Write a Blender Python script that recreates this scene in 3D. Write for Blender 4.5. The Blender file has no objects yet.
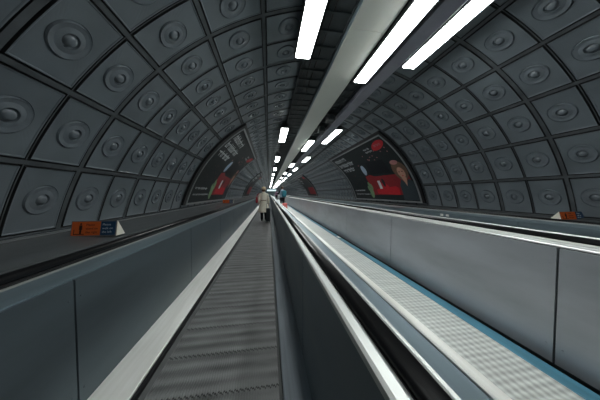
import bpy, bmesh, math, random
from mathutils import Vector, Matrix
random.seed(7)
S = bpy.context.scene
COL = S.collection
PI = math.pi

# ---------------------------------------------------------------- camera
F_PX, VX, VY = 203.0, 268.9, 193.43
d = Vector((VX-300, 200-VY, F_PX)).normalized()
yaw = math.asin(-d.x); pit = math.asin(-d.y/math.cos(yaw))
fw = Vector((math.sin(yaw)*math.cos(pit), math.cos(yaw)*math.cos(pit), math.sin(pit)))
rt = Vector((math.cos(yaw), -math.sin(yaw), 0)); up = rt.cross(fw)
cam = bpy.data.objects.new('camera', bpy.data.cameras.new('camera')); COL.objects.link(cam)
M4 = Matrix((rt, up, -fw)).transposed().to_4x4(); M4.translation = (0, 0, 1.5)
cam.matrix_world = M4
cam.data.sensor_width = 36; cam.data.lens = F_PX/600*36
cam.data.clip_start = .02; cam.data.clip_end = 400
S.camera = cam
# ---------------------------------------------------------------- world, exposure
w = bpy.data.worlds.new('world'); S.world = w; w.use_nodes = True
w.node_tree.nodes['Background'].inputs[0].default_value = (.6, .8, .9, 1)
w.node_tree.nodes['Background'].inputs[1].default_value = .02
S.view_settings.view_transform = 'Standard'; S.view_settings.look = 'None'
S.view_settings.gamma = 1; S.view_settings.use_curve_mapping = False
S.view_settings.exposure = 0.0
LAMP = 22.0                      # radiance of the strip lights
LAMP_COL = (.96, 1.0, .985)

# ---------------------------------------------------------------- materials
def mat(name, col, rough=.5, metal=0.0, noise=0.0, nscale=4.0, stretch=(1,1,1), bump=0.0, rvar=0.0, emit=None, coat=0.0, spec=None):
    m = bpy.data.materials.new(name); m.use_nodes = True
    nt = m.node_tree; b = nt.nodes['Principled BSDF']
    b.inputs['Base Color'].default_value = (*col, 1)
    b.inputs['Roughness'].default_value = rough; b.inputs['Metallic'].default_value = metal
    if spec is not None: b.inputs['Specular IOR Level'].default_value = spec
    if coat: b.inputs['Coat Weight'].default_value = coat
    if emit:
        b.inputs['Emission Color'].default_value = (*emit[0], 1); b.inputs['Emission Strength'].default_value = emit[1]
    if noise or bump or rvar:
        tc = nt.nodes.new('ShaderNodeTexCoord'); mp = nt.nodes.new('ShaderNodeMapping')
        mp.inputs['Scale'].default_value = stretch
        nz = nt.nodes.new('ShaderNodeTexNoise'); nz.inputs['Scale'].default_value = nscale; nz.inputs['Detail'].default_value = 6
        nt.links.new(tc.outputs['Object'], mp.inputs[0]); nt.links.new(mp.outputs[0], nz.inputs['Vector'])
        if noise:
            cr = nt.nodes.new('ShaderNodeValToRGB'); e = cr.color_ramp.elements
            e[0].position = .3; e[1].position = .7
            e[0].color = (*[c*(1-noise) for c in col], 1); e[1].color = (*[min(1, c*(1+noise)) for c in col], 1)
            nt.links.new(nz.outputs['Fac'], cr.inputs[0]); nt.links.new(cr.outputs[0], b.inputs['Base Color'])
        if rvar:
            mr = nt.nodes.new('ShaderNodeMapRange'); mr.inputs[1].default_value = .3; mr.inputs[2].default_value = .7
            mr.inputs[3].default_value = rough-rvar; mr.inputs[4].default_value = rough+rvar
            nt.links.new(nz.outputs['Fac'], mr.inputs[0]); nt.links.new(mr.outputs[0], b.inputs['Roughness'])
        if bump:
            bp = nt.nodes.new('ShaderNodeBump'); bp.inputs['Strength'].default_value = bump; bp.inputs['Distance'].default_value = .01
            nt.links.new(nz.outputs['Fac'], bp.inputs['Height']); nt.links.new(bp.outputs[0], b.inputs['Normal'])
    return m
LIN = mat('painted_cast_iron', (.142, .168, .187), .40, 0, .16, 2.2, bump=.05, rvar=.08)
LINB = mat('painted_cast_iron_boss', (.152, .178, .198), .25, 0, .15, 9, bump=.08)
GRV = mat('dark_joint_sealant', (.018, .02, .021), .7, 0, .4, 7)
STRIP = mat('dusty_flange_iron', (.07, .08, .087), .6, 0, .35, 5)
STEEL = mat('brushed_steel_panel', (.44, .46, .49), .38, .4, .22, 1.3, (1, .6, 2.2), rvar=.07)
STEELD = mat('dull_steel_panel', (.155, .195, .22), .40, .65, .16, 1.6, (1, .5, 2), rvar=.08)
DECK = mat('brushed_steel_deck', (.27, .35, .39), .36, .65, .1, 6, (3, .25, 3), rvar=.06)
BRIGHT = mat('polished_steel_trim', (.55, .57, .55), .42, .6, .06, 5, (1, .15, 1))
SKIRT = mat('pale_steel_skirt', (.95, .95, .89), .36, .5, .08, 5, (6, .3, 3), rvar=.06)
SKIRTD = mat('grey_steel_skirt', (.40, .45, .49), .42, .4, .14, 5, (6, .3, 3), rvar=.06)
RUB = mat('black_handrail_rubber', (.008, .008, .009), .28, 0, coat=.3)
BLK = mat('black_rail_base', (.006, .006, .007), .5)
LEDGE = mat('grey_ledge_sheet', (.115, .125, .13), .45, .3, .2, 3, (2, .5, 2), rvar=.08)
BEAM = mat('pale_grey_duct_paint', (.72, .74, .68), .5, 0, .05, 2, (1, .3, 1))
TRUNK = mat('slate_trunking_paint', (.33, .335, .39), .5, 0, .08, 3)
DARKT = mat('dark_shade_and_grille', (.022, .03, .033), .6, 0, .3, 5)  # near-black tone carries the ceiling shade on the trays; also speaker grilles
HOUS = mat('dark_lamp_housing', (.05, .055, .058), .5)
DIFF = mat('lit_diffuser', (.9, .9, .88), .5, emit=(LAMP_COL, LAMP))
CONC = mat('concrete', (.12, .125, .125), .8, 0, .2, 3)
BLUE = mat('blue_edge_paint', (.06, .20, .28), .45, 0, .2, 5, (4, .5, 4))
ALU = mat('aluminium_frame', (.33, .35, .36), .4, .6)
def flat(name, c, r=.35, n=.12): return mat(name, c, max(r, .55), 0, n, 12, spec=.25)

def tread_mat(name, c, pal, style):
    m = bpy.data.materials.new(name); m.use_nodes = True; nt = m.node_tree; b = nt.nodes['Principled BSDF']
    b.inputs['Roughness'].default_value = .5; b.inputs['Metallic'].default_value = .35
    N = nt.nodes.new; L = nt.links.new
    tc = N('ShaderNodeTexCoord'); sp = N('ShaderNodeSeparateXYZ'); L(tc.outputs['Object'], sp.inputs[0])
    def math_(op, a, bb=None):
        n = N('ShaderNodeMath'); n.operation = op
        for i, v in enumerate((a, bb)):
            if v is None: continue
            if isinstance(v, (int, float)): n.inputs[i].default_value = v
            else: L(v, n.inputs[i])
        return n.outputs[0]
    nz = N('ShaderNodeTexNoise'); nz.inputs['Scale'].default_value = 3; nz.inputs['Detail'].default_value = 8
    mp = N('ShaderNodeMapping'); mp.inputs['Scale'].default_value = (.8, 4, 1); L(tc.outputs['Object'], mp.inputs[0]); L(mp.outputs[0], nz.inputs['Vector'])
    if style == 'pallet':
        # a dark toothed joint between one pallet and the next, worn rib tops in cross bands
        tooth = math_('MULTIPLY', math_('PINGPONG', sp.outputs['X'], .02), .9)
        fy = math_('FRACT', math_('DIVIDE', math_('ADD', sp.outputs['Y'], tooth), pal))
        gap = math_('LESS_THAN', fy, .035)
        band = math_('MULTIPLY', math_('SINE', math_('MULTIPLY', sp.outputs['Y'], 2*PI/(pal/3))), .22)
        val = math_('ADD', math_('ADD', math_('MULTIPLY', nz.outputs['Fac'], 1.3), band), .3)
        val = math_('MULTIPLY', val, math_('SUBTRACT', 1, math_('MULTIPLY', gap, .75)))
    else:
        sx = math_('SINE', math_('MULTIPLY', math_('ADD', sp.outputs['X'], sp.outputs['Y']), 2*PI/.105))
        sy = math_('SINE', math_('MULTIPLY', math_('SUBTRACT', sp.outputs['X'], sp.outputs['Y']), 2*PI/.105))
        pr = math_('MULTIPLY', sx, sy)
        bp = N('ShaderNodeBump'); bp.inputs['Strength'].default_value = .5; bp.inputs['Distance'].default_value = .006
        L(pr, bp.inputs['Height']); L(bp.outputs[0], b.inputs['Normal'])
        val = math_('ADD', math_('MULTIPLY', pr, .22), math_('ADD', math_('MULTIPLY', nz.outputs['Fac'], .5), .7))
    mx = N('ShaderNodeMix'); mx.data_type = 'RGBA'; mx.blend_type = 'MULTIPLY'; mx.inputs[0].default_value = 1
    cb = N('ShaderNodeCombineXYZ')
    for i in range(3): L(val, cb.inputs[i])
    mx.inputs[6].default_value = (*c, 1); L(cb.outputs[0], mx.inputs[7]); L(mx.outputs[2], b.inputs['Base Color'])
    return m
TREAD = tread_mat('ribbed_tread_metal', (.25, .255, .255), .4, 'pallet')
TREADM = tread_mat('pale_chequered_tread', (.62, .64, .61), .4, 'check')

# ---------------------------------------------------------------- helpers
def thing(name, label, cat, loc=(0,0,0), group=None, rotz=0):
    o = bpy.data.objects.new(name, None); COL.objects.link(o); o.empty_display_size = .1
    o.location = loc; o.rotation_euler = (0, 0, rotz); o['label'] = label; o['category'] = cat
    if group: o['group'] = group
    return o
def rootloc(p):
    v = Vector((0,0,0))
    while p is not None: v = v + p.location; p = p.parent
    return v
def mesh_obj(name, verts, faces, mats, parent=None, midx=None, smooth=None, world=True, label=None):
    """verts in world coordinates (world=True: the parent's offset is taken off)"""
    off = rootloc(parent) if (world and parent is not None) else Vector((0,0,0))
    if off.length: verts = [(v[0]-off.x, v[1]-off.y, v[2]-off.z) for v in verts]
    me = bpy.data.meshes.new(name); me.from_pydata([tuple(v) for v in verts], [], faces)
    for m in (mats if isinstance(mats, (list, tuple)) else [mats]): me.materials.append(m)
    if midx: me.polygons.foreach_set('material_index', midx)
    if smooth is True: me.polygons.foreach_set('use_smooth', [True]*len(me.polygons))
    elif smooth: me.polygons.foreach_set('use_smooth', smooth)
    me.update()
    o = bpy.data.objects.new(name, me); COL.objects.link(o); o.parent = parent
    if label: o['label'] = label
    return o
def fixn(o):
    bm = bmesh.new(); bm.from_mesh(o.data); bmesh.ops.recalc_face_normals(bm, faces=bm.faces); bm.to_mesh(o.data); bm.free(); return o
def prism(name, prof, y0, y1, m, parent=None, smooth=False, label=None):
    """closed (x,z) outline swept along the tunnel"""
    n = len(prof)
    v = [(x, y0, z) for x, z in prof]+[(x, y1, z) for x, z in prof]
    f = [(i, (i+1) % n, n+(i+1) % n, n+i) for i in range(n)]+[tuple(range(n))[::-1], tuple(range(n, 2*n))]
    o = fixn(mesh_obj(name, v, f, m, parent, label=label))
    if smooth:
        for p in o.data.polygons: p.use_smooth = len(p.vertices) == 4
    return o
def box_geo(x0, x1, y0, y1, z0, z1):
    v = [(x, y, z) for z in (z0, z1) for y in (y0, y1) for x in (x0, x1)]
    f = [(0,2,3,1), (4,5,7,6), (0,1,5,4), (2,6,7,3), (0,4,6,2), (1,3,7,5)]
    return v, f
def box(name, x0, x1, y0, y1, z0, z1, m, parent=None, bev=0.0, label=None):
    v, f = box_geo(x0, x1, y0, y1, z0, z1)
    o = mesh_obj(name, v, f, m, parent, label=label)
    if bev:
        b = o.modifiers.new('bevel', 'BEVEL'); b.width = bev; b.segments = 2
    return o
def merge(geos):
    V, F = [], []
    for v, f in geos:
        k = len(V); V += list(v); F += [tuple(i+k for i in q) for q in f]
    return V, F
def struct(o): o['kind'] = 'structure'; return o
def copy_tree(o, parent=None):
    c = o.copy(); COL.objects.link(c); c.parent = parent
    for ch in o.children: copy_tree(ch, c)
    return c
def ring_loft(rings, cap=True):
    """rings: list of equal-length point lists -> verts, faces"""
    n = len(rings[0]); V = [p for r in rings for p in r]; Fc = []
    for a in range(len(rings)-1):
        for i in range(n):
            j = (i+1) % n; Fc.append((a*n+i, a*n+j, (a+1)*n+j, (a+1)*n+i))
    if cap: Fc += [tuple(range(n))[::-1], tuple(range((len(rings)-1)*n, len(rings)*n))]
    return V, Fc
def tube(path, radii, n=12, flat_=1.0):
    path = [Vector(p) for p in path]; rings = []
    for i, p in enumerate(path):
        t = (path[min(i+1, len(path)-1)]-path[max(i-1, 0)]).normalized()
        a = Vector((0, 1, 0)) if abs(t.y) < .9 else Vector((1, 0, 0))
        s = t.cross(a).normalized(); q = s.cross(t)
        rings.append([p+s*radii[i]*math.cos(2*PI*k/n)+q*radii[i]*flat_*math.sin(2*PI*k/n) for k in range(n)])
    return ring_loft(rings)

# ---------------------------------------------------------------- tunnel lining
XC, ZC, R = 1.305, .237, 3.66
DY, Y00 = .502, 2.042               # ring pitch, ring joint nearest the camera frame
DA = math.radians(10.9)
RING0, RNEAR, RMID, REND = -17, 24, 64, 166
YB, YE = Y00+DY*RING0, Y00+DY*REND
def cyl(y, a, h):                   # a measured from the crown, + to the right; h inwards
    return (XC+(R-h)*math.sin(a), y, ZC+(R-h)*math.cos(a))
def cell(V, Fc, MI, SM, y0, wl, wr, a0, lod):
    """one cast panel: flange strip, dark joint, bevelled edge, face and round boss"""
    Lu, Lv = DY, DA*R; wv = .021
    def rect(iL, iR, iv, h, n):
        pts = []
        x0, x1, z0, z1 = iL, Lu-iR, iv, Lv-iv
        q = n//4
        for c0, c1 in (((x1, z0), (x1, z1)), ((x1, z1), (x0, z1)), ((x0, z1), (x0, z0)), ((x0, z0), (x1, z0))):
            for k in range(q):
                t = k/q; pts.append((c0[0]+(c1[0]-c0[0])*t, c0[1]+(c1[1]-c0[1])*t, h))
        return pts
    def circ(r, h, n):
        cx, cz = Lu/2, Lv/2; pts = []
        for k in range(n):
            a = -PI/4+2*PI*k/n; pts.append((cx+r*math.cos(a), cz+r*math.sin(a), h))
        return pts
    n = {0: 40, 1: 24, 2: 8}[lod]
    loops = [(rect(0, 0, 0, 0, n), 2, 0), (rect(wl, wr, wv, 0, n), 1, 0), (rect(wl+.003, wr+.003, wv+.003, -.03, n), 1, 0),
             (rect(wl+.014, wr+.014, wv+.014, -.03, n), 1, 0), (rect(wl+.017, wr+.017, wv+.017, .006, n), 0, 0)]
    if lod < 2:
        loops += [(rect(wl+.025, wr+.025, wv+.025, .006, n), 0, 0), (rect(wl+.031, wr+.031, wv+.031, .001, n), 0, 0)]
        prof = [(.150, .001), (.147, -.006), (.142, -.006), (.136, .012), (.127, .009), (.10, .005), (.067, .012), (.060, .012), (.056, -.008), (.046, -.008), (.041, .012), (.030, .022), (.016, .026)]
        if lod: prof = [(.146, .001), (.14, -.005), (.134, .005), (.062, .007), (.055, -.003), (.040, .012), (.018, .023)]
        for i, (r, h) in enumerate(prof): loops.append((circ(r, h, n), 3 if i else 0, 1 if i > (9 if not lod else 4) else 0))
    base = len(V)
    for pts, _, _ in loops:
        for (u, v, h) in pts: V.append(cyl(y0+u, a0+v/R, h))
    for li in range(len(loops)-1):
        for k in range(n):
            j = (k+1) % n; A = base+li*n; B = A+n
            Fc.append((A+k, B+k, B+j, A+j)); MI.append(loops[li][1] if li < 6 else loops[li+1][1]); SM.append(bool(loops[li+1][2]))
    A = base+(len(loops)-1)*n
    if lod < 2:
        V.append(cyl(y0+Lu/2, a0+Lv/2/R, .025)); c = len(V)-1
        for k in range(n): Fc.append((A+k, c, A+(k+1) % n)); MI.append(3); SM.append(True)
    else:
        Fc.append(tuple(A+k for k in range(n))[::-1]); MI.append(0); SM.append(False)
def lining(name, rows):
    V, Fc, MI, SM = [], [], [], []
    for k in range(RING0, REND):
        lod = 2 if k < -6 else 0 if k < RNEAR else (1 if k < RMID else 2)
        wl = .024 if k % 2 else .005; wr = .024 if (k+1) % 2 else .005
        for r_ in rows: cell(V, Fc, MI, SM, Y00+DY*k, wl, wr, DA*r_, lod)
    o = mesh_obj(name, V, Fc, [LIN, GRV, STRIP, LINB], None, MI, SM)
    return struct(o)
lining('wall_left', range(-7, -3)); lining('ceiling', range(-3, 3)); lining('wall_right', range(3, 7))
# ground and the end of the tunnel
struct(box('floor', XC-3.52, XC+3.5, YB, YE, -.12, -.02, CONC))
endw = mesh_obj('wall_back', *[x for x in ring_loft([[(XC+R*math.sin(t), YE+dy_, ZC+R*math.cos(t)) for t in [math.radians(-96+192*i/39) for i in range(40)]] for dy_ in (0, .2)])],
                mat('end_wall_tile', (.24, .33, .35), .5, 0, .1, 2)); struct(fixn(endw))

# ---------------------------------------------------------------- ledges beside the outer walkways
Y0, Y1 = YB+.05, YE-.05
def wallx(z, side, h=.03): return XC+side*math.sqrt((R-h)**2-(z-ZC)**2)
struct(prism('trim_1', [(-1.53, .0), (-1.53, 1.045), (wallx(1.085, -1), 1.085), (wallx(.0, -1), .0)], Y0, Y1, LEDGE))
struct(prism('trim_2', [(4.22, .0), (4.22, 1.08), (wallx(1.10, 1), 1.10), (wallx(.0, 1), .0)], Y0, Y1, LEDGE))
struct(prism('baseboard_left', [(wallx(1.085, -1), 1.083), (wallx(1.085, -1)+.05, 1.086), (wallx(1.1, -1)+.05, 1.10), (wallx(1.1, -1), 1.105)], Y0, Y1, ALU))
struct(prism('baseboard_right', [(wallx(1.10, 1), 1.098), (wallx(1.10, 1)-.05, 1.101), (wallx(1.12, 1)-.05, 1.115), (wallx(1.12, 1), 1.12)], Y0, Y1, LEDGE))

# ---------------------------------------------------------------- moving walkways
def ribbed(x0, x1, z, pitch=.0197):
    n = int(round((x1-x0)/pitch)); p = [(x0, z-.05)]
    for i in range(n):
        a = x0+(x1-x0)*i/n; b = x0+(x1-x0)*(i+.55)/n; c = x0+(x1-x0)*(i+1)/n
        p += [(a, z-.010), (a, z), (b, z), (b, z-.010)] if i == 0 else [(a, z-.010), (a+.0002, z), (b, z), (b, z-.010)]
    p += [(x1, z-.010), (x1, z-.05)]
    return p
def walkway(label, x0, x1, z, style):
    t = thing('moving_walkway', label, 'moving walkway', ((x0+x1)/2, Y0, z-.05))
    if style == 'rib': prism('tread_belt', ribbed(x0, x1, z), Y0, Y1, TREAD, t)
    else: box('tread_belt', x0, x1, Y0, Y1, z-.05, z, TREADM, t)
    return t
TL = (-.905, .070)
walkway('dark ribbed moving walkway on which the person in the beige coat stands', *TL, .0, 'rib')
tm = walkway('pale chequered moving walkway with a blue edge, left of the tall steel panels', .64, 1.80, .31, 'chk')
box('edge_strip', 1.80, 1.915, Y0, Y1, .24, .316, BLUE, tm, .006, 'blue painted edge strip')
walkway('far moving walkway beyond the tall steel panels, hidden low behind their black handrail', 2.60, 3.62, .0, 'rib')
box_ = box('plinth', .60, 1.985, Y0, Y1, -.02, .235, CONC, tm)

# ---------------------------------------------------------------- balustrades
def panels(parent, x, nx, z0, z1, yseam, pitch, m, th=.02, ystart=None):
    """steel side panels, one mesh each, face at x looking towards nx; visible screws at their lower corners"""
    y = yseam
    while y > Y0: y -= pitch
    while y < Y1-.1:
        a, b = max(y+.007, Y0), min(y+pitch-.007, Y1)
        g = [box_geo(min(x, x-nx*th), max(x, x-nx*th), a, b, z0, z1)]
        if y < 20:
            for yy in (a+.035, b-.035):
                for zz in (z0+.12, z1-.12):
                    r = .006
                    rr = [[(x+nx*q, yy+rad*math.cos(2*PI*k/8), zz+rad*math.sin(2*PI*k/8)) for k in range(8)] for q, rad in ((-.002, r), (.002, r), (.003, r*.6))]
                    g.append(ring_loft(rr))
        v, f = merge(g); o = mesh_obj('side_panel', v, f, m, parent); fixn(o)
        y += pitch
def rail_profile(x0, x1, zb, zt, n=7):
    """a rounded, C-shaped handrail section"""
    w2 = (x1-x0)/2; c = (x0+x1)/2; hh = zt-zb; p = []
    for i in range(n+1):
        a = PI-PI*i/n*1.0
        p.append((c+w2*math.copysign(abs(math.cos(a))**.55, math.cos(a)), zb+hh*.35+hh*.65*abs(math.sin(a))**.6))
    return [(c-w2*.7, zb)]+p+[(c+w2*.7, zb)]
# left of the ribbed walkway
t = thing('balustrade', 'low dark steel balustrade with a pale skirt left of the ribbed walkway', 'balustrade', (-1.4, Y0, 0))
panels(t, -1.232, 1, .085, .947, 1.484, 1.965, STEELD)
box('core', -1.50, -1.256, Y0, Y1, 0, .94, BLK, t)
prism('inner_deck', [(-1.252, .93), (-1.248, .957), (-1.31, .968), (-1.405, .977), (-1.405, .94), (-1.25, .93)], Y0, Y1, DECK, t)
prism('trim_rail', [(-1.405, .955), (-1.405, .978), (-1.415, .982), (-1.428, .982), (-1.428, .955)], Y0, Y1, BRIGHT, t)
prism('rail_base', [(-1.43, .94), (-1.43, 1.0), (-1.52, 1.0), (-1.52, .94)], Y0, Y1, BLK, t)
prism('handrail', rail_profile(-1.508, -1.432, .995, 1.045), Y0, Y1, RUB, t, True)
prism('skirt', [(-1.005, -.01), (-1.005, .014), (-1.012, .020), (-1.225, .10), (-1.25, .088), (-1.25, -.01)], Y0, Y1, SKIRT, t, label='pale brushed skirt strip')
prism('brush_strip', [(-.99, -.015), (-.99, .02), (-.962, .02), (-.962, -.015)], Y0, Y1, BLK, t)
# between the ribbed and the chequered walkway
t = thing('balustrade', 'narrow central balustrade with bright steel edges, right of the ribbed walkway', 'balustrade', (.43, Y0, 0))
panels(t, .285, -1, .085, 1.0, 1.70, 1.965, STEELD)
box('core', .31, .53, Y0, Y1, .0, .985, BLK, t)
prism('inner_deck', [(.284, .985), (.284, 1.008), (.296, 1.013), (.325, 1.016), (.335, 1.014), (.335, .985)], Y0, Y1, BRIGHT, t, label='bright steel edge')
prism('rail_base', [(.337, .98), (.337, 1.017), (.412, 1.017), (.412, .98)], Y0, Y1, BLK, t)
prism('handrail', rail_profile(.338, .408, 1.012, 1.045), Y0, Y1, RUB, t, True)
prism('trim_rail', [(.414, .98), (.414, 1.026), (.420, 1.030), (.432, 1.030), (.434, .98)], Y0, Y1, BRIGHT, t)
prism('outer_deck', [(.436, .97), (.436, 1.020), (.525, 1.004), (.525, .97)], Y0, Y1, DECK, t)
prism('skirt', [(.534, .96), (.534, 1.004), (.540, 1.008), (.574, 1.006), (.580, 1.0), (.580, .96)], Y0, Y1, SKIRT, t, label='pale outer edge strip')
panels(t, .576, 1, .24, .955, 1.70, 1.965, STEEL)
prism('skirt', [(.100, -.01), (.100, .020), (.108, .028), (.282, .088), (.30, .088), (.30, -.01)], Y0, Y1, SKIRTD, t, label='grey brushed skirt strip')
# tall panelled one between the chequered and the far walkway
t = thing('balustrade', 'wide balustrade of large pale steel panels to the right of the chequered walkway', 'balustrade', (2.15, Y0, 0))
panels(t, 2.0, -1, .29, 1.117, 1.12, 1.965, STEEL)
box('core', 2.022, 2.26, Y0, Y1, .0, 1.115, HOUS, t)
prism('inner_deck', [(2.012, 1.122), (2.010, 1.132), (2.016, 1.137), (2.045, 1.143), (2.05, 1.139), (2.055, 1.144), (2.10, 1.150), (2.105, 1.146), (2.11, 1.151), (2.135, 1.154), (2.135, 1.12)], Y0, Y1, BRIGHT, t, label='bright stepped steel edge')
prism('rail_base', [(2.137, 1.115), (2.137, 1.152), (2.235, 1.152), (2.235, 1.115)], Y0, Y1, BLK, t)
prism('handrail', rail_profile(2.142, 2.228, 1.150, 1.186), Y0, Y1, RUB, t, True)
prism('trim_rail', [(2.236, 1.11), (2.236, 1.184), (2.245, 1.190), (2.262, 1.190), (2.268, 1.11)], Y0, Y1, BRIGHT, t)
box('skirt', 2.27, 2.55, Y0, Y1, -.02, .04, SKIRTD, t)
# the farthest one
t = thing('balustrade', 'farthest balustrade, a blue-grey steel band running in front of the right wall ledge', 'balustrade', (4.05, Y0, 0))
panels(t, 3.93, -1, .06, 1.045, .7, 1.965, DECK)
box('core', 3.955, 4.2, Y0, Y1, .0, 1.04, BLK, t)
prism('inner_deck', [(3.928, 1.04), (3.928, 1.062), (3.94, 1.067), (4.04, 1.092), (4.04, 1.05)], Y0, Y1, DECK, t)
prism('trim_rail', [(4.042, 1.05), (4.042, 1.10), (4.052, 1.106), (4.068, 1.106), (4.07, 1.05)], Y0, Y1, BRIGHT, t)
prism('rail_base', [(4.072, 1.04), (4.072, 1.10), (4.212, 1.10), (4.212, 1.04)], Y0, Y1, BLK, t)
prism('handrail', rail_profile(4.085, 4.175, 1.095, 1.130), Y0, Y1, RUB, t, True)
box('skirt', 3.66, 3.928, Y0, Y1, -.02, .05, SKIRTD, t)

# ---------------------------------------------------------------- overhead duct, trunking, trays for the ceiling shade
t = thing('ceiling_duct', 'broad pale grey duct along the tunnel crown between the left two light rows', 'duct', (1.31, Y0, 3.66))
k = 0; y = -2.28-4.6*0
y = 7.2-4.6*3
while y < Y1:
    a, b = max(y+.003, Y0), min(y+4.597, Y1)
    prism('duct_section', [(1.060, 3.685), (1.064, 3.662), (1.08, 3.66), (1.54, 3.66), (1.556, 3.662), (1.560, 3.685), (1.560, 3.81), (1.060, 3.81)], a, b, BEAM, t)
    prism('edge_trim', [(1.042, 3.672), (1.058, 3.666), (1.058, 3.75), (1.042, 3.75)], a, b, DECK, t)
    y += 4.6
t = thing('cable_trunking', 'slate coloured cable trunking between the second and third rows of lights', 'trunking', (2.02, Y0, 3.6))
prism('trunking_body', [(1.90, 3.60), (1.91, 3.592), (2.14, 3.592), (2.15, 3.60), (2.15, 3.70), (1.90, 3.70)], Y0, Y1, TRUNK, t)
for (xa, xb, lab) in ((.56, 1.038, 'black stand-in for ceiling shade left of the pale duct, above the first row of lights'), (1.565, 1.885, 'black stand-in for ceiling shade right of the pale duct, above the second row of lights')):
    t = thing('shade_tray', lab, 'shade stand-in', ((xa+xb)/2, Y0, 3.72))  # dark sheet, frame and cables added where the ceiling only lies in shade
    box('shade_bed', xa, xb, Y0, Y1, 3.745, 3.753, DARKT, t)
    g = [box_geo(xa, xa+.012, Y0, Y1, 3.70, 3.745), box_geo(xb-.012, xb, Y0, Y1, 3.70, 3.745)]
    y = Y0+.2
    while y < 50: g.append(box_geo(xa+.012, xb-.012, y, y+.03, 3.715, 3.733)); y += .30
    v, f = merge(g); mesh_obj('shade_frame', v, f, DARKT, t)
    g = []
    for q in range(3):
        xx = xa+.07+q*.09
        path = [(xx+.012*math.sin(i*1.7+q), Y0+.3+i*1.5, 3.738-.0*q) for i in range(int((Y1-Y0-1)/1.5))]
        g.append(tube(path, [.013]*len(path), 6))
    v, f = merge(g); mesh_obj('cables', v, f, BLK, t)

# ---------------------------------------------------------------- strip lights
def lamp(xa, xb, yc, ln, label, group=None):
    t = thing('strip_light', label, 'ceiling light', ((xa+xb)/2, yc, 3.6), group)
    y0, y1 = yc-ln/2, yc+ln/2
    v, f = merge([box_geo(xa-.012, xb+.012, y0-.05, y1+.05, 3.632, 3.672), box_geo(xa-.012, xa, y0-.05, y1+.05, 3.588 if xa < 1 else 3.612, 3.632), box_geo(xb, xb+.012, y0-.05, y1+.05, 3.612 if xa < 1 else 3.588, 3.632),  # lower outer lip added to keep lamp light off the upper lining
                  box_geo(xa, xb, y0-.05, y0, 3.612, 3.632), box_geo(xa, xb, y1, y1+.05, 3.612, 3.632)])
    mesh_obj('housing', v, f, HOUS, t)
    dd = prism('diffuser', [(xa+.002, 3.63), (xa+.002, 3.598), (xa+.012, 3.590), (xb-.012, 3.590), (xb-.002, 3.598), (xb-.002, 3.63)], y0+.002, y1-.002, DIFF, t)
    v, f = merge([box_geo((xa+xb)/2-.012, (xa+xb)/2+.012, yy-.012, yy+.012, 3.672, zt) for yy in (y0+.25, y1-.25)])
    mesh_obj('hanger', v, f, HOUS, t)
    return t
ROWS = [('left', .412, .638, 2.32, 5.2, 1.70, 3.74), ('middle', 1.598, 1.822, 2.72, 6.3, 1.95, 3.70), ('right', 2.212, 2.42, 2.26, 5.2, 1.78, 3.70)]
WORD = ['nearest', 'second', 'third', 'fourth', 'fifth']
for (rn, xa, xb, yc0, sp, ln, zt) in ROWS:
    i = -1
    while yc0+i*sp+ln/2 < Y1-1:
        yc = yc0+i*sp
        if i == -1: lab, grp = f'strip light of the {rn} row overhead, just behind the viewer', None
        elif i < 5: lab, grp = f'{WORD[i]} glowing white strip light from the viewer in the {rn} row along the ceiling', None
        else: lab, grp = f'tiny distant strip light in the {rn} ceiling row, one of those beyond its fifth', f'far strip lights of the {rn} row'
        lamp(xa, xb, yc, ln, lab, grp); i += 1
# loudspeakers hung beside the duct
def speaker(x, y, label):
    t = thing('loudspeaker', label, 'loudspeaker', (x, y, 3.5))
    box('cabinet', x-.10, x+.10, y-.16, y+.16, 3.50, 3.66, HOUS, t, .015)
    v, f = ring_loft([[(x+.07*math.cos(2*PI*k/20), y-.16-q, 3.58+.055*math.sin(2*PI*k/20)) for k in range(20)] for q in (-.002, .012)])
    fixn(mesh_obj('grille', v, f, DARKT, t)); box('bracket', x-.015, x+.015, y-.03, y+.03, 3.66, 3.71, HOUS, t)
speaker(1.71, 5.55, 'dark loudspeaker box hung between the duct and the trunking, nearer one')
speaker(1.71, 6.55, 'dark loudspeaker box between duct and trunking, just before the second middle light')

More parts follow.
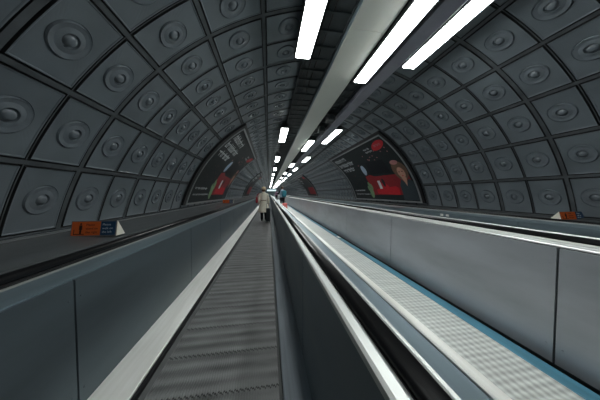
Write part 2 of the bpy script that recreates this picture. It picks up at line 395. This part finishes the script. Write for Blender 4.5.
# ---------------------------------------------------------------- posters on the curved walls
PC = dict(bg=flat('poster_night_print', (.012, .018, .02), .3), white=flat('poster_white_print', (.62, .66, .68), .35), red=flat('poster_red_print', (.50, .02, .03), .35),
          dred=flat('poster_dark_red_print', (.24, .02, .026), .35), green=flat('poster_green_print', (.18, .30, .16), .35), lblue=flat('poster_pale_blue_print', (.36, .45, .58), .35),
          skin=flat('poster_skin_print', (.50, .27, .20), .35), hair=flat('poster_hair_print', (.15, .09, .06), .35), denim=flat('poster_denim_print', (.035, .05, .06), .35),
          pink=flat('poster_pink_print', (.45, .2, .2), .35), scr=flat('poster_screen_print', (.006, .008, .011), .3), brown=flat('poster_brown_print', (.10, .05, .045), .35))
AT, AB = 3*DA, 7*DA                       # arc of the poster, crown side and ledge side
def poster(side, y0, y1, label, detail=True):
    """side -1 left wall, +1 right wall. (u,v): u runs left to right for somebody facing the poster"""
    ab = AB-.03
    def P(u, v, h):
        y = y0+(y1-y0)*u if side < 0 else y1-(y1-y0)*u
        return cyl(y, side*(ab+(AT-ab)*v), h)
    c = P(.5, 0, .05); t = thing('advertising_poster', label, 'poster', c)
    def patch(name, polys, m, h, parent=t, label=None):
        bm = bmesh.new()
        for poly in polys:
            vs = [bm.verts.new((u, v, 0)) for u, v in poly]
            try: bm.faces.new(vs)
            except Exception: pass
        lo = min(v for q in polys for _, v in q); hi = max(v for q in polys for _, v in q)
        n = int((hi-lo)/.05)
        for i in range(1, n+1):
            bmesh.ops.bisect_plane(bm, geom=bm.verts[:]+bm.edges[:]+bm.faces[:], plane_co=(0, lo+(hi-lo)*i/(n+1), 0), plane_no=(0, 1, 0))
        bm.verts.index_update()
        V = [P(v.co.x, v.co.y, h) for v in bm.verts]; Fc = [[v.index for v in f.verts] for f in bm.faces]; bm.free()
        return mesh_obj(name, V, Fc, m, parent, label=label)
    def curved_box(u0, u1, v0, v1, h0, h1, n=24):
        rings = []
        for i in range(n+1):
            v = v0+(v1-v0)*i/n; rings.append([P(u0, v, h0), P(u1, v, h0), P(u1, v, h1), P(u0, v, h1)])
        return ring_loft(rings)
    fu, fv = .012, .018
    v, f = merge([curved_box(-.03, 0, -.0, 1.03, .0, .055), curved_box(1.0, 1.02, -.0, 1.03, .0, .055), curved_box(0, 1, 1.0, 1.03, .0, .055, 2)])
    fixn(mesh_obj('surround', v, f, BLK, t, label='black outer surround'))
    v, f = merge([curved_box(0, fu, 0, 1, .03, .07), curved_box(1-fu, 1, 0, 1, .03, .07), curved_box(fu, 1-fu, 1-fv, 1, .03, .07, 2), curved_box(fu, 1-fu, 0, fv, .03, .07, 2)])
    fixn(mesh_obj('frame', v, f, ALU, t, label='grey metal frame'))
    v, f = curved_box(fu, 1-fu, fv, 1-fv, .03, .05); fixn(mesh_obj('printed_sheet', v, f, PC['bg'], t, label='near-black printed sheet'))
    H = .0515
    def ell(cx, cy, rx, ry, n=20, rot=0):
        o = []
        for k in range(n):
            a = 2*PI*k/n; x, yy = rx*math.cos(a), ry*math.sin(a)*1.0
            o.append((cx+x*math.cos(rot)-yy*math.sin(rot)*.56, cy+x*math.sin(rot)/.56+yy*math.cos(rot)))
        return o
    def rc(a, b, c_, d_): return [(a, c_), (b, c_), (b, d_), (a, d_)]
    def lines(u0, v_top, widths, hh, gap, seed):
        rnd = random.Random(seed); out = []
        for li, wd in enumerate(widths):
            vt = v_top-li*(hh+gap); u = u0
            while u < u0+wd:
                lw = hh*rnd.uniform(.24, .34); kind = rnd.random()
                if kind < .2: out.append(rc(u, u+lw*.6, vt-hh*.45, vt-hh*.30)); u += lw*.6; continue
                out.append(rc(u, u+lw*.3, vt-hh, vt if kind > .5 else vt-hh*.3))
                out.append(rc(u+lw*.3, u+lw, vt-hh*.45, vt-hh*.25)); 
                if kind > .45: out.append(rc(u+lw*.7, u+lw, vt-hh, vt-hh*.45))
                if kind > .75: out.append(rc(u+lw*.3, u+lw, vt-hh, vt-hh*.84))
                u += lw*1.35
        return out
    for q_, wd_ in enumerate((.26, .31, .25)): patch('headline_line', lines(.05, .93-.12*q_, (wd_,), .088, .03, 5+q_), PC['white'], H, label='pale line of the headline')
    if not detail:
        patch('red_panel', [rc(.40, .97, .10, .40)], PC['dred'], H); patch('red_badge', [ell(.82, .88, .075, .06)], PC['red'], H)
        return t
    patch('small_print', lines(.06, .20, (.22,), .028, .02, 8)+lines(.06, .12, (.30,), .02, .02, 9), PC['white'], H, label='small pale print')
    patch('red_panel', [[(.40, .10), (.965, .10), (.965, .40), (.56, .42), (.50, .46), (.41, .44)]], PC['dred'], H, label='dark red band')
    patch('sofa', [[(.50, .12), (.80, .10), (.81, .20), (.78, .23), (.70, .22), (.66, .30), (.58, .29), (.55, .20), (.50, .19)]], PC['red'], H+.001, label='red sofa shape')
    patch('phone_shape', [ell(.455, .56, .035, .10, 18, -.35)], PC['lblue'], H+.001, label='pale blue tilted phone shape')
    patch('screen_shape', [[(.52, .46), (.80, .44), (.80, .66), (.56, .69)]], PC['scr'], H+.001, label='black screen shape')
    cs = []
    for (cx, cy, rx, ry) in ((.40, .14, .035, .10), (.37, .22, .018, .05), (.43, .24, .018, .06), (.40, .29, .02, .05)): cs.append(ell(cx, cy, rx, ry, 12))
    for q, e_ in enumerate(cs): patch('leaf_shape', [e_], PC['green'], H+.001+.0008*q)
    patch('lamp_shape', [rc(.56, .60, .20, .34)], PC['white'], H+.003, label='white patch'); patch('figure_shape', [ell(.645, .30, .02, .07, 12)], PC['bg'], H+.003)
    patch('hair_shape', [ell(.905, .45, .072, .14, 22), ], PC['hair'], H+.002, label='brown hair of the portrait')
    patch('hat_shape', [ell(.895, .575, .04, .035, 14)], PC['pink'], H+.003)
    patch('face_shape', [ell(.908, .415, .036, .08, 20)], PC['skin'], H+.003, label='face of the portrait')
    patch('jacket_shape', [[(.83, .03), (.985, .03), (.985, .27), (.95, .32), (.91, .28), (.87, .32), (.835, .24)]], PC['denim'], H+.004, label='dark jacket of the portrait')
    patch('neckline_shape', [[(.885, .345), (.91, .22), (.935, .345)]], PC['skin'], H+.0045)
    patch('eye_shape', [ell(.893, .43, .007, .008, 8), ], PC['bg'], H+.004); patch('eye_shape', [ell(.922, .43, .007, .008, 8)], PC['bg'], H+.004)
    patch('mouth_shape', [ell(.908, .37, .010, .006, 8)], PC['red'], H+.004)
    patch('red_badge', [ell(.885, .875, .085, .06, 22, .25)+[]], PC['red'], H+.001, label='red rounded badge')
    patch('badge_text', lines(.845, .905, (.07,), .04, .01, 3), PC['pink'], H+.003)
    patch('side_text', lines(.69, .90, (.08, .09), .03, .02, 4), PC['white'], H+.001)
    rnd = random.Random(2); dots = []
    for q in range(26):
        dots.append(ell(rnd.uniform(.40, .95), rnd.uniform(.66, .82), .006, .010, 7))
    patch('speckles', dots[:14], PC['pink'], H+.0005); 
    patch('speckles', [ell(rnd.uniform(.07, .37), rnd.uniform(.28, .52), .005, .009, 7) for q in range(16)], PC['brown'], H+.0005)
    return t
PY = [Y00+DY*7+.16, Y00+DY*17+.05]
poster(-1, PY[0], PY[1], 'large dark advertising poster curving up the left wall, the nearer one')
poster(1, PY[0], PY[1], 'large dark advertising poster with a portrait curving up the right wall, the nearer one')
poster(-1, PY[0]+24*DY, PY[1]+24*DY, 'dark advertising poster far down the left wall behind the person in the beige coat', False)
poster(1, PY[0]+28*DY, PY[1]+28*DY, 'dark advertising poster with a red panel far down the right wall, second along', False)

# ---------------------------------------------------------------- wedge signs on the ledges
ORG = flat('orange_sign_print', (.62, .12, .025), .4, .06); NVY = flat('navy_sign_print', (.015, .05, .11), .4, .06); CRM = flat('cream_end_board', (.78, .76, .66), .5, .04)
SGB = flat('grey_sign_board', (.16, .165, .17), .5, .05); INK = flat('black_sign_ink', (.03, .012, .008), .5, .0); PALE = flat('pale_sign_ink', (.50, .60, .66), .5, .0)
def sign(x0, x1, y, zb, side, label, hgt=.155, rot=0.0):
    """wedge box facing the viewer; white triangular end towards the walkways"""
    t = thing('notice_board', label, 'sign', ((x0+x1)/2, y, zb)); cx = (x0+x1)/2
    dp, ln_ = .13, .03                       # depth at the foot, lean of the face
    prof = [(y, zb), (y+ln_, zb+hgt), (y+dp, zb)]
    v = [(x0, a, b) for a, b in prof]+[(x1, a, b) for a, b in prof]
    fixn(mesh_obj('wedge_body', v, [(0,1,2), (3,5,4), (0,3,4,1), (1,4,5,2), (2,5,3,0)], SGB, t))
    ex = x1 if side < 0 else x0; s = 1 if side < 0 else -1
    e0, e1 = ex+s*.001, ex+s*.006
    v = [(e0, a, b) for a, b in prof]+[(e1, a, b) for a, b in prof]
    fixn(mesh_obj('end_board', v, [(0,1,2), (3,5,4), (0,3,4,1), (1,4,5,2), (2,5,3,0)], CRM, t, label='cream triangular end'))
    def fp(s_, q, h): return (x0+(x1-x0)*s_, y+ln_*q-h, zb+hgt*q+h*ln_/hgt)
    def panel(name, a, b, q0, q1, m, lab):
        v, f = ring_loft([[fp(a, q0, h), fp(b, q0, h), fp(b, q1, h), fp(a, q1, h)] for h in (.0, .004)])
        return fixn(mesh_obj(name, v, f, m, t, label=lab))
    o1 = panel('orange_plate', .02, .64, .06, .95, ORG, 'orange half with a figure and black writing')
    o2 = panel('navy_plate', .655, .975, .06, .95, NVY, 'navy half with pale writing')
    def text(s_, a, q, size, m, parent):
        cu = bpy.data.curves.new('notice_text', 'FONT'); cu.body = s_; cu.size = size; cu.extrude = .0004
        tmp = bpy.data.objects.new('tmp', cu); COL.objects.link(tmp)
        bpy.context.view_layer.update()
        me = bpy.data.meshes.new_from_object(tmp.evaluated_get(bpy.context.evaluated_depsgraph_get()))
        bpy.data.objects.remove(tmp)
        off = rootloc(parent); 
        for vv in me.vertices:
            lx, ly, lz = vv.co; p = fp(a+lx/(x1-x0), q+ly/hgt, .0055+lz)
            vv.co = (p[0]-off.x, p[1]-off.y, p[2]-off.z)
        me.materials.clear(); me.materials.append(m); me.update()
        o = bpy.data.objects.new('notice_text', me); COL.objects.link(o); o.parent = parent
    for k_, s_ in enumerate(('Please', 'stand on', 'the right')): text(s_, .33, .68-.24*k_, hgt*.20, INK, o1)
    for k_, s_ in enumerate(('Please', 'walk on', 'the left')): text(s_, .69, .68-.24*k_, hgt*.20, PALE, o2)
    # pictogram: standing figure and handrail
    def q(pts, m=INK): 
        v, f = ring_loft([[fp(a, b, h) for a, b in pts] for h in (.0045, .0055)]); return v, f
    fig = [q([(.215+.022*math.cos(2*PI*i/12), .80+.055*math.sin(2*PI*i/12)) for i in range(12)]),
           q([(.185, .72), (.245, .72), (.250, .45), (.238, .42), (.236, .15), (.196, .15), (.194, .42), (.180, .45)]),
           q([(.07, .12), (.30, .12), (.30, .17), (.07, .17)]), q([(.07, .17), (.085, .17), (.085, .45), (.07, .45)])]
    v, f = merge(fig); fixn(mesh_obj('pictogram', v, f, INK, o1))
    return t
sign(-1.985, -1.575, 2.36, 1.062, -1, 'orange and navy wedge sign on the left ledge, nearest of the signs')
sign(4.40, 4.86, 2.44, 1.095, 1, 'orange and navy wedge sign on the right ledge in front of the panelled wall', .125)
sign(-1.985, -1.555, 9.2, 1.07, -1, 'small orange wedge sign farther along the left ledge, below the nearer poster')

# ---------------------------------------------------------------- people
def skin_body(name, joints, bones, m, parent, root=0, sub=2):
    me = bpy.data.meshes.new(name); me.from_pydata([j[:3] for j in joints], bones, []); me.materials.append(m)
    o = bpy.data.objects.new(name, me); COL.objects.link(o); o.parent = parent
    md = o.modifiers.new('skin', 'SKIN'); md.use_smooth_shade = True
    for i, j in enumerate(joints):
        r = j[3]; rr = r if isinstance(r, tuple) else (r, r)
        me.skin_vertices[0].data[i].radius = rr; me.skin_vertices[0].data[i].use_root = (i == root)
    sb = o.modifiers.new('subdivision', 'SUBSURF'); sb.levels = sub; sb.render_levels = sub
    return o
SKN = flat('skin', (.46, .27, .20), .5, .05)
def person(label, loc, rotz, hgt, armL, armR, cols, coat=False, hat=False, scale=1.0):
    """local frame: facing +Y. armX = (elbow, wrist) offsets from the shoulder"""
    t = thing('person', label, 'person', loc, None, rotz); s = hgt/1.75; t.scale = (1, 1, 1)
    J, B = [], []
    def j(x, y, z, r, link=None):
        J.append((x*s, y*s, z*s, r*s if not isinstance(r, tuple) else (r[0]*s, r[1]*s)))
        if link is not None: B.append((link, len(J)-1))
        return len(J)-1
    pel = j(0, 0, .95, .125); wst = j(0, .01, 1.10, .105, pel); ch = j(0, .0, 1.30, .13, wst); nk0 = j(0, -.01, 1.45, .075, ch); nk = j(0, 0, 1.51, .05, nk0)
    hd0 = j(0, .025, 1.575, .068, nk); hd1 = j(0, .02, 1.65, .083, hd0); j(0, .005, 1.70, .062, hd1)
    for sx in (-1, 1):
        hp = j(sx*.09, 0, .90, .085, pel); kn = j(sx*.10, .02, .50, .055, hp); cf = j(sx*.10, -.015, .36, .052, kn); an = j(sx*.10, -.02, .09, .036, cf)
        bl = j(sx*.105, .07, .04, .036, an); j(sx*.11, .15, .03, .026, bl)
    tips = {}
    for sx, (el, wr) in ((-1, armL), (1, armR)):
        sh = j(sx*.175, -.005, 1.42, .06, nk0)
        e = j(sx*.175+el[0], el[1], 1.42+el[2], .042, sh); w_ = j(sx*.175+wr[0], wr[1], 1.42+wr[2], .027, e)
        ev = Vector(J[w_][:3])/s-Vector(J[e][:3])/s; dv = ev.normalized(); side = dv.cross(Vector((1, 0, 0)) if abs(dv.x) < .7 else Vector((0, 0, 1))).normalized(); 
        pw = Vector(J[w_][:3])/s; pm = pw+dv*.05; palm = j(*pm, (.034, .02), w_); nrm = dv.cross(side)
        for fi, (off, ln_) in enumerate(((-.027, .066), (-.009, .076), (.009, .072), (.026, .058))):
            a = pm+side*off+dv*.03; b = a+dv*ln_*.5+nrm*.006; c = b+dv*ln_*.38+nrm*.02
            i1 = j(*a, .009, palm); i2 = j(*b, .0085, i1); j(*c, .007, i2)
        a = pw+side*.034+dv*.03; i1 = j(*a, .011, palm); j(*(a+side*.022+dv*.035), .009, i1)
        tips[sx] = (Vector(J[sh][:3]), Vector(J[e][:3]), Vector(J[w_][:3]), pm*s+dv*.06*s)
    skin_body('body', J, B, SKN, t)
    # head details: nose, ears, eyes
    v, f = tube([(0, .098*s, 1.655*s), (0, .115*s, 1.625*s), (0, .098*s, 1.612*s)], [.006*s, .013*s, .009*s], 8); mesh_obj('nose', v, f, SKN, t, world=False, smooth=True)
    for sx in (-1, 1):
        v, f = tube([(sx*.080*s, .012*s, 1.67*s), (sx*.090*s, .004*s, 1.645*s), (sx*.080*s, .014*s, 1.61*s)], [.006*s, .014*s, .007*s], 8); mesh_obj('ear', v, f, SKN, t, world=False, smooth=True)
        v, f = tube([(sx*.03*s, .088*s, 1.655*s), (sx*.03*s, .099*s, 1.655*s)], [.010*s, .006*s], 8); mesh_obj('eye', v, f, INK, t, world=False, smooth=True)
    # hair: cap covering crown and back
    rings = []
    for i in range(11):
        ph = math.radians(4+i*(118 if not cols.get('long') else 140)/10)
        rings.append([(.098*s*math.sin(ph)*math.cos(a), (-.004+.105*math.sin(ph)*math.sin(a)*(1 if math.sin(a) < 0 else (.93 if i < 4 else max(.05, .93-.20*(i-3)))))*s, (1.655+.112*math.cos(ph))*s) for a in [2*PI*k/24 for k in range(24)]])
    v, f = ring_loft(rings); fixn(mesh_obj('hair', v, f, cols['hair'], t, world=False, smooth=True))
    # trousers and shoes
    for sx in (-1, 1):
        pass
    legs = [tube([(sx*.06*s, 0, .98*s), (sx*.088*s, 0, .86*s), (sx*.10*s, .02*s, .50*s), (sx*.10*s, -.012*s, .30*s), (sx*.10*s, -.015*s, .085*s)], [.10*s, .102*s, .078*s, .070*s, .062*s], 16) for sx in (-1, 1)]
    rings = [[(rx*s*math.cos(a), ry*s*math.sin(a), z*s) for a in [2*PI*k/20 for k in range(20)]] for rx, ry, z in ((.165, .115, .84), (.175, .125, .93), (.150, .115, 1.04))]
    v, f = merge(legs+[ring_loft(rings)]); fixn(mesh_obj('trousers', v, f, cols['trousers'], t, world=False, smooth=True))
    for sx in (-1, 1):
        rings = [[((sx*.104+w_*math.cos(a))*s, (yy)*s, max(.0, .0+zz*(.5+.5*math.sin(a)))*s) for a in [2*PI*k/14 for k in range(14)]] for yy, w_, zz in ((-.075, .026, .07), (-.05, .040, .105), (0, .044, .11), (.06, .046, .08), (.13, .047, .06), (.185, .036, .045), (.205, .015, .03))]
        v, f = ring_loft(rings); fixn(mesh_obj('shoe', v, f, cols['shoes'], t, world=False, smooth=True))
    # upper garment
    n = 28
    if coat: lv = [(1.545, .062, .062), (1.52, .075, .075), (1.49, .125, .095), (1.455, .195, .115), (1.40, .218, .130), (1.28, .205, .140), (1.12, .180, .132), (1.02, .195, .145), (.85, .235, .175), (.68, .272, .205), (.52, .298, .228), (.462, .302, .232), (.462, .27, .20), (.60, .245, .18)]
    else: lv = [(1.53, .06, .06), (1.50, .085, .08), (1.46, .165, .105), (1.41, .20, .122), (1.28, .185, .128), (1.12, .165, .12), (1.0, .178, .13), (.93, .183, .135), (.93, .16, .118)]
    rings = []
    for i, (z, rx, ry) in enumerate(lv):
        fold = .0 if z > 1.0 else (1.0-z)*.045
        rings.append([((rx+fold*math.sin(7*a+.6)*.7)*s*math.cos(a), (ry+fold*math.sin(6*a))*s*math.sin(a), z*s) for a in [2*PI*k/n for k in range(n)]])
    v, f = ring_loft(rings, False)
    top = fixn(mesh_obj('coat' if coat else 'shirt', v, f, cols['top'], t, world=False, smooth=True))
    so = top.modifiers.new('thickness', 'SOLIDIFY'); so.thickness = .006
    for sx, key in ((-1, 'sleeveL'), (1, 'sleeveR')):
        a, e, w_, pm = tips[sx]; a2 = a+Vector((-sx*.03*s, 0, .0))
        m1 = a.lerp(e, .5); m2 = e.lerp(w_, .5); e_ = w_-(w_-e).normalized()*.0
        k_ = 1.2 if coat else 1.0
        v, f = tube([a2, a+Vector((0, 0, .0)), m1, e, m2, e_], [r*s*k_ for r in (.062, .068, .060, .053, .047, .043)], 14)
        fixn(mesh_obj('sleeve', v, f, cols.get(key, cols['top']), t, world=False, smooth=True))
    if coat:
        rings = [[(r*s*math.cos(a), (r*.9*math.sin(a)-.012)*s, z*s) for a in [2*PI*k/22 for k in range(22)]] for z, r in ((1.485, .100), (1.52, .085), (1.555, .078), (1.55, .088), (1.505, .118), (1.475, .130))]
        v, f = ring_loft(rings, False); o = fixn(mesh_obj('collar', v, f, cols['top'], t, world=False, smooth=True)); o.modifiers.new('thickness', 'SOLIDIFY').thickness = .006
        v, f = box_geo(-.14*s, .14*s, -.150*s, -.139*s, 1.085*s, 1.13*s); mesh_obj('coat_belt', v, f, cols['belt'], t, world=False)
        v, f = box_geo(-.003*s, .003*s, -.224*s, -.18*s, .50*s, .80*s); 
    if hat:
        prof = [(.001, 1.835), (.045, 1.832), (.085, 1.815), (.105, 1.775), (.112, 1.725), (.113, 1.715), (.150, 1.700), (.152, 1.694), (.110, 1.698), (.106, 1.72)]
        rings = [[(r*s*math.cos(a), (r*1.05*math.sin(a)-.0)*s, z*s) for a in [2*PI*k/26 for k in range(26)]] for r, z in prof]
        v, f = ring_loft(rings, False); o = fixn(mesh_obj('hat', v, f, cols['hat'], t, world=False, smooth=True, label='straw coloured hat'))
        rings = [[(r*s*math.cos(a), (r*1.05*math.sin(a))*s, z*s) for a in [2*PI*k/26 for k in range(26)]] for r, z in ((.115, 1.712), (.1155, 1.735), (.112, 1.735), (.112, 1.712))]
        v, f = ring_loft(rings+[rings[0]], False); fixn(mesh_obj('hat_band', v, f, cols['belt'], o, world=False, smooth=True))
    return t, tips, s
CT = flat('beige_coat_cloth', (.78, .74, .62), .8, .10); BELT = flat('dark_beige_belt', (.26, .22, .16), .7); STRW = flat('straw', (.60, .47, .30), .8)
DRK = flat('black_cloth', (.015, .016, .02), .8); SHO = flat('black_shoe', (.012, .012, .012), .5); HR = flat('brown_hair', (.09, .055, .035), .7)
REDC = flat('dark_red_cloth', (.32, .025, .04), .8); GB = flat('grey_blue_shirt', (.42, .54, .66), .8); TEAL = flat('teal_rucksack_cloth', (.03, .17, .22), .7); CORAL = flat('coral_case_shell', (.85, .22, .20), .4)
MAUV = flat('mauve_cloth', (.38, .26, .36), .8)
p1x, p1y = -.285, 11.3
t, tips, s = person('person in a long beige coat and straw hat standing on the ribbed walkway', (p1x, p1y, .0), 0, 1.78,
                    ((-.085, -.01, -.27), (-.09, .05, -.50)), ((.075, -.01, -.27), (.085, .04, -.51)), dict(hair=HR, trousers=DRK, shoes=SHO, top=CT, belt=BELT, hat=STRW), True, True)
# red bag hanging from the left forearm side
tb = thing('shoulder_bag', 'dark red bag hung at the left shoulder of the person in the beige coat', 'bag', (p1x-.37, p1y-.05, .98))
bx, by = p1x-.37, p1y-.05
rings = [[(bx+rx*math.copysign(abs(math.cos(a))**.6, math.cos(a)), by+ry*math.copysign(abs(math.sin(a))**.6, math.sin(a)), z) for a in [2*PI*k/20 for k in range(20)]] for z, rx, ry in ((.98, .03, .10), (1.0, .055, .14), (1.10, .065, .155), (1.25, .055, .15), (1.32, .025, .14))]
v, f = ring_loft(rings); fixn(mesh_obj('bag_body', v, f, REDC, tb, smooth=True))
v, f = tube([(bx, by-.10, 1.30), (bx+.03, by-.07, 1.42), (bx+.13, by-.0, 1.515), (bx+.16, by+.05, 1.515), (bx+.05, by+.12, 1.42), (bx, by+.10, 1.30)], [.012]*6, 8); fixn(mesh_obj('strap', v, f, REDC, tb, smooth=True))

def suitcase(name, label, cat, x, y, z, w_, dp, h, m, handle):
    t = thing(name, label, cat, (x, y, z))
    box('shell', x-w_/2, x+w_/2, y-dp/2, y+dp/2, z+.045, z+h, m, t, .03)
    g = [box_geo(x-w_/2+.02+i*(w_-.04)/5, x-w_/2+.035+i*(w_-.04)/5, y-dp/2-.006, y-dp/2+.002, z+.09, z+h-.05) for i in range(6)]
    v, f = merge(g); mesh_obj('ridges', v, f, m, t)
    for sx in (-1, 1):
        for sy in (-1, 1):
            cx, cy = x+sx*(w_/2-.04), y+sy*(dp/2-.03)
            v, f = ring_loft([[(cx+q, cy+.022*math.cos(2*PI*k/12), z+.0225+.022*math.sin(2*PI*k/12)) for k in range(12)] for q in (-.012, .012)]); fixn(mesh_obj('wheel', v, f, BLK, t))
            box('fork', cx-.008, cx+.008, cy-.008, cy+.008, z+.03, z+.06, BLK, t)
    v, f = tube([(x-.08, y+dp/2-.03, z+h), (x-.08, y+dp/2-.03, z+h+handle), (x-.06, y+dp/2-.03, z+h+handle+.02), (x+.06, y+dp/2-.03, z+h+handle+.02), (x+.08, y+dp/2-.03, z+h+handle), (x+.08, y+dp/2-.03, z+h)], [.009]*6, 8)
    fixn(mesh_obj('handle', v, f, HOUS, t)); return t
suitcase('suitcase', 'black wheeled suitcase to the right of the person in the beige coat', 'suitcase', -.045, 10.6, .0, .20, .22, .74, flat('black_case_shell', (.02, .024, .028), .4), .22)

t, tips, s = person('person with brown hair in a grey-blue shirt standing on the middle walkway', (.97, 14.9, .31), math.radians(18), 1.70,
                    ((-.10, .10, -.22), (-.12, .33, -.20)), ((.05, -.02, -.27), (.05, .05, -.50)), dict(hair=HR, trousers=DRK, shoes=SHO, top=GB, sleeveL=DRK), False, False)
c, sn = math.cos(math.radians(18)), math.sin(math.radians(18))
rx_, ry_ = .97+sn*.24, 14.9-c*.24
t = thing('rucksack', 'teal rucksack on the back of the person in the grey-blue shirt', 'rucksack', (rx_+.05, ry_, 1.24), None, math.radians(18))
rings = [[(rx*math.copysign(abs(math.cos(a))**.6, math.cos(a)), ry*math.copysign(abs(math.sin(a))**.6, math.sin(a)), z) for a in [2*PI*k/24 for k in range(24)]] for z, rx, ry in ((.0, .12, .06), (.03, .155, .09), (.20, .165, .105), (.38, .155, .095), (.46, .12, .07), (.48, .06, .04))]
v, f = ring_loft(rings); fixn(mesh_obj('pack_body', v, f, TEAL, t, world=False, smooth=True))
v, f = box_geo(-.11, .11, -.125, -.09, .06, .24); o = mesh_obj('front_pocket', v, f, TEAL, t, world=False); o.modifiers.new('bevel', 'BEVEL').width = .015
for sx in (-1, 1):
    v, f = tube([(sx*.10-.05, .07, .42), (sx*.12-.05, .12, .46), (sx*.13-.05, .13, .30), (sx*.13, .07, .08)], [.018]*4, 8); fixn(mesh_obj('strap', v, f, TEAL, t, world=False, smooth=True))
suitcase('suitcase', 'coral red wheeled suitcase beside the person in the grey-blue shirt', 'suitcase', 1.10, 14.25, .31, .34, .22, .52, CORAL, .12)
person('tiny distant person in a mauve top far down the middle walkway', (1.25, 34.0, .31), 0, 1.68, ((-.06, -.01, -.27), (-.05, .03, -.50)), ((.06, -.01, -.27), (.05, .03, -.50)), dict(hair=HR, trousers=DRK, shoes=SHO, top=MAUV))

# bright sign at the far end of the tunnel
t = thing('light_box', 'pale glowing light box on the far end wall of the tunnel', 'light box', (.9, YE-.1, 2.75))
box('housing', -.8, 3.0, YE-.16, YE-.02, 2.45, 3.1, HOUS, t)
box('lit_face', -.75, 2.95, YE-.18, YE-.161, 2.5, 3.05, mat('lit_face', (.8, .85, .85), .5, emit=((.75, .95, 1), 1.2)), t)
# small pale patches on the steelwork
WHT = flat('patch_white', (.8, .8, .78), .5, .02)
box('white_patch', 1.83, 1.90, 5.15, 5.35, .316, .3175, WHT, tm, label='small white patch on the edge strip')
for ya in (3.92, 4.07): box('white_patch', 3.9275, 3.9299, ya, ya+.08, .985, 1.035, WHT, bpy.data.objects['balustrade.003'], label='small white patch')
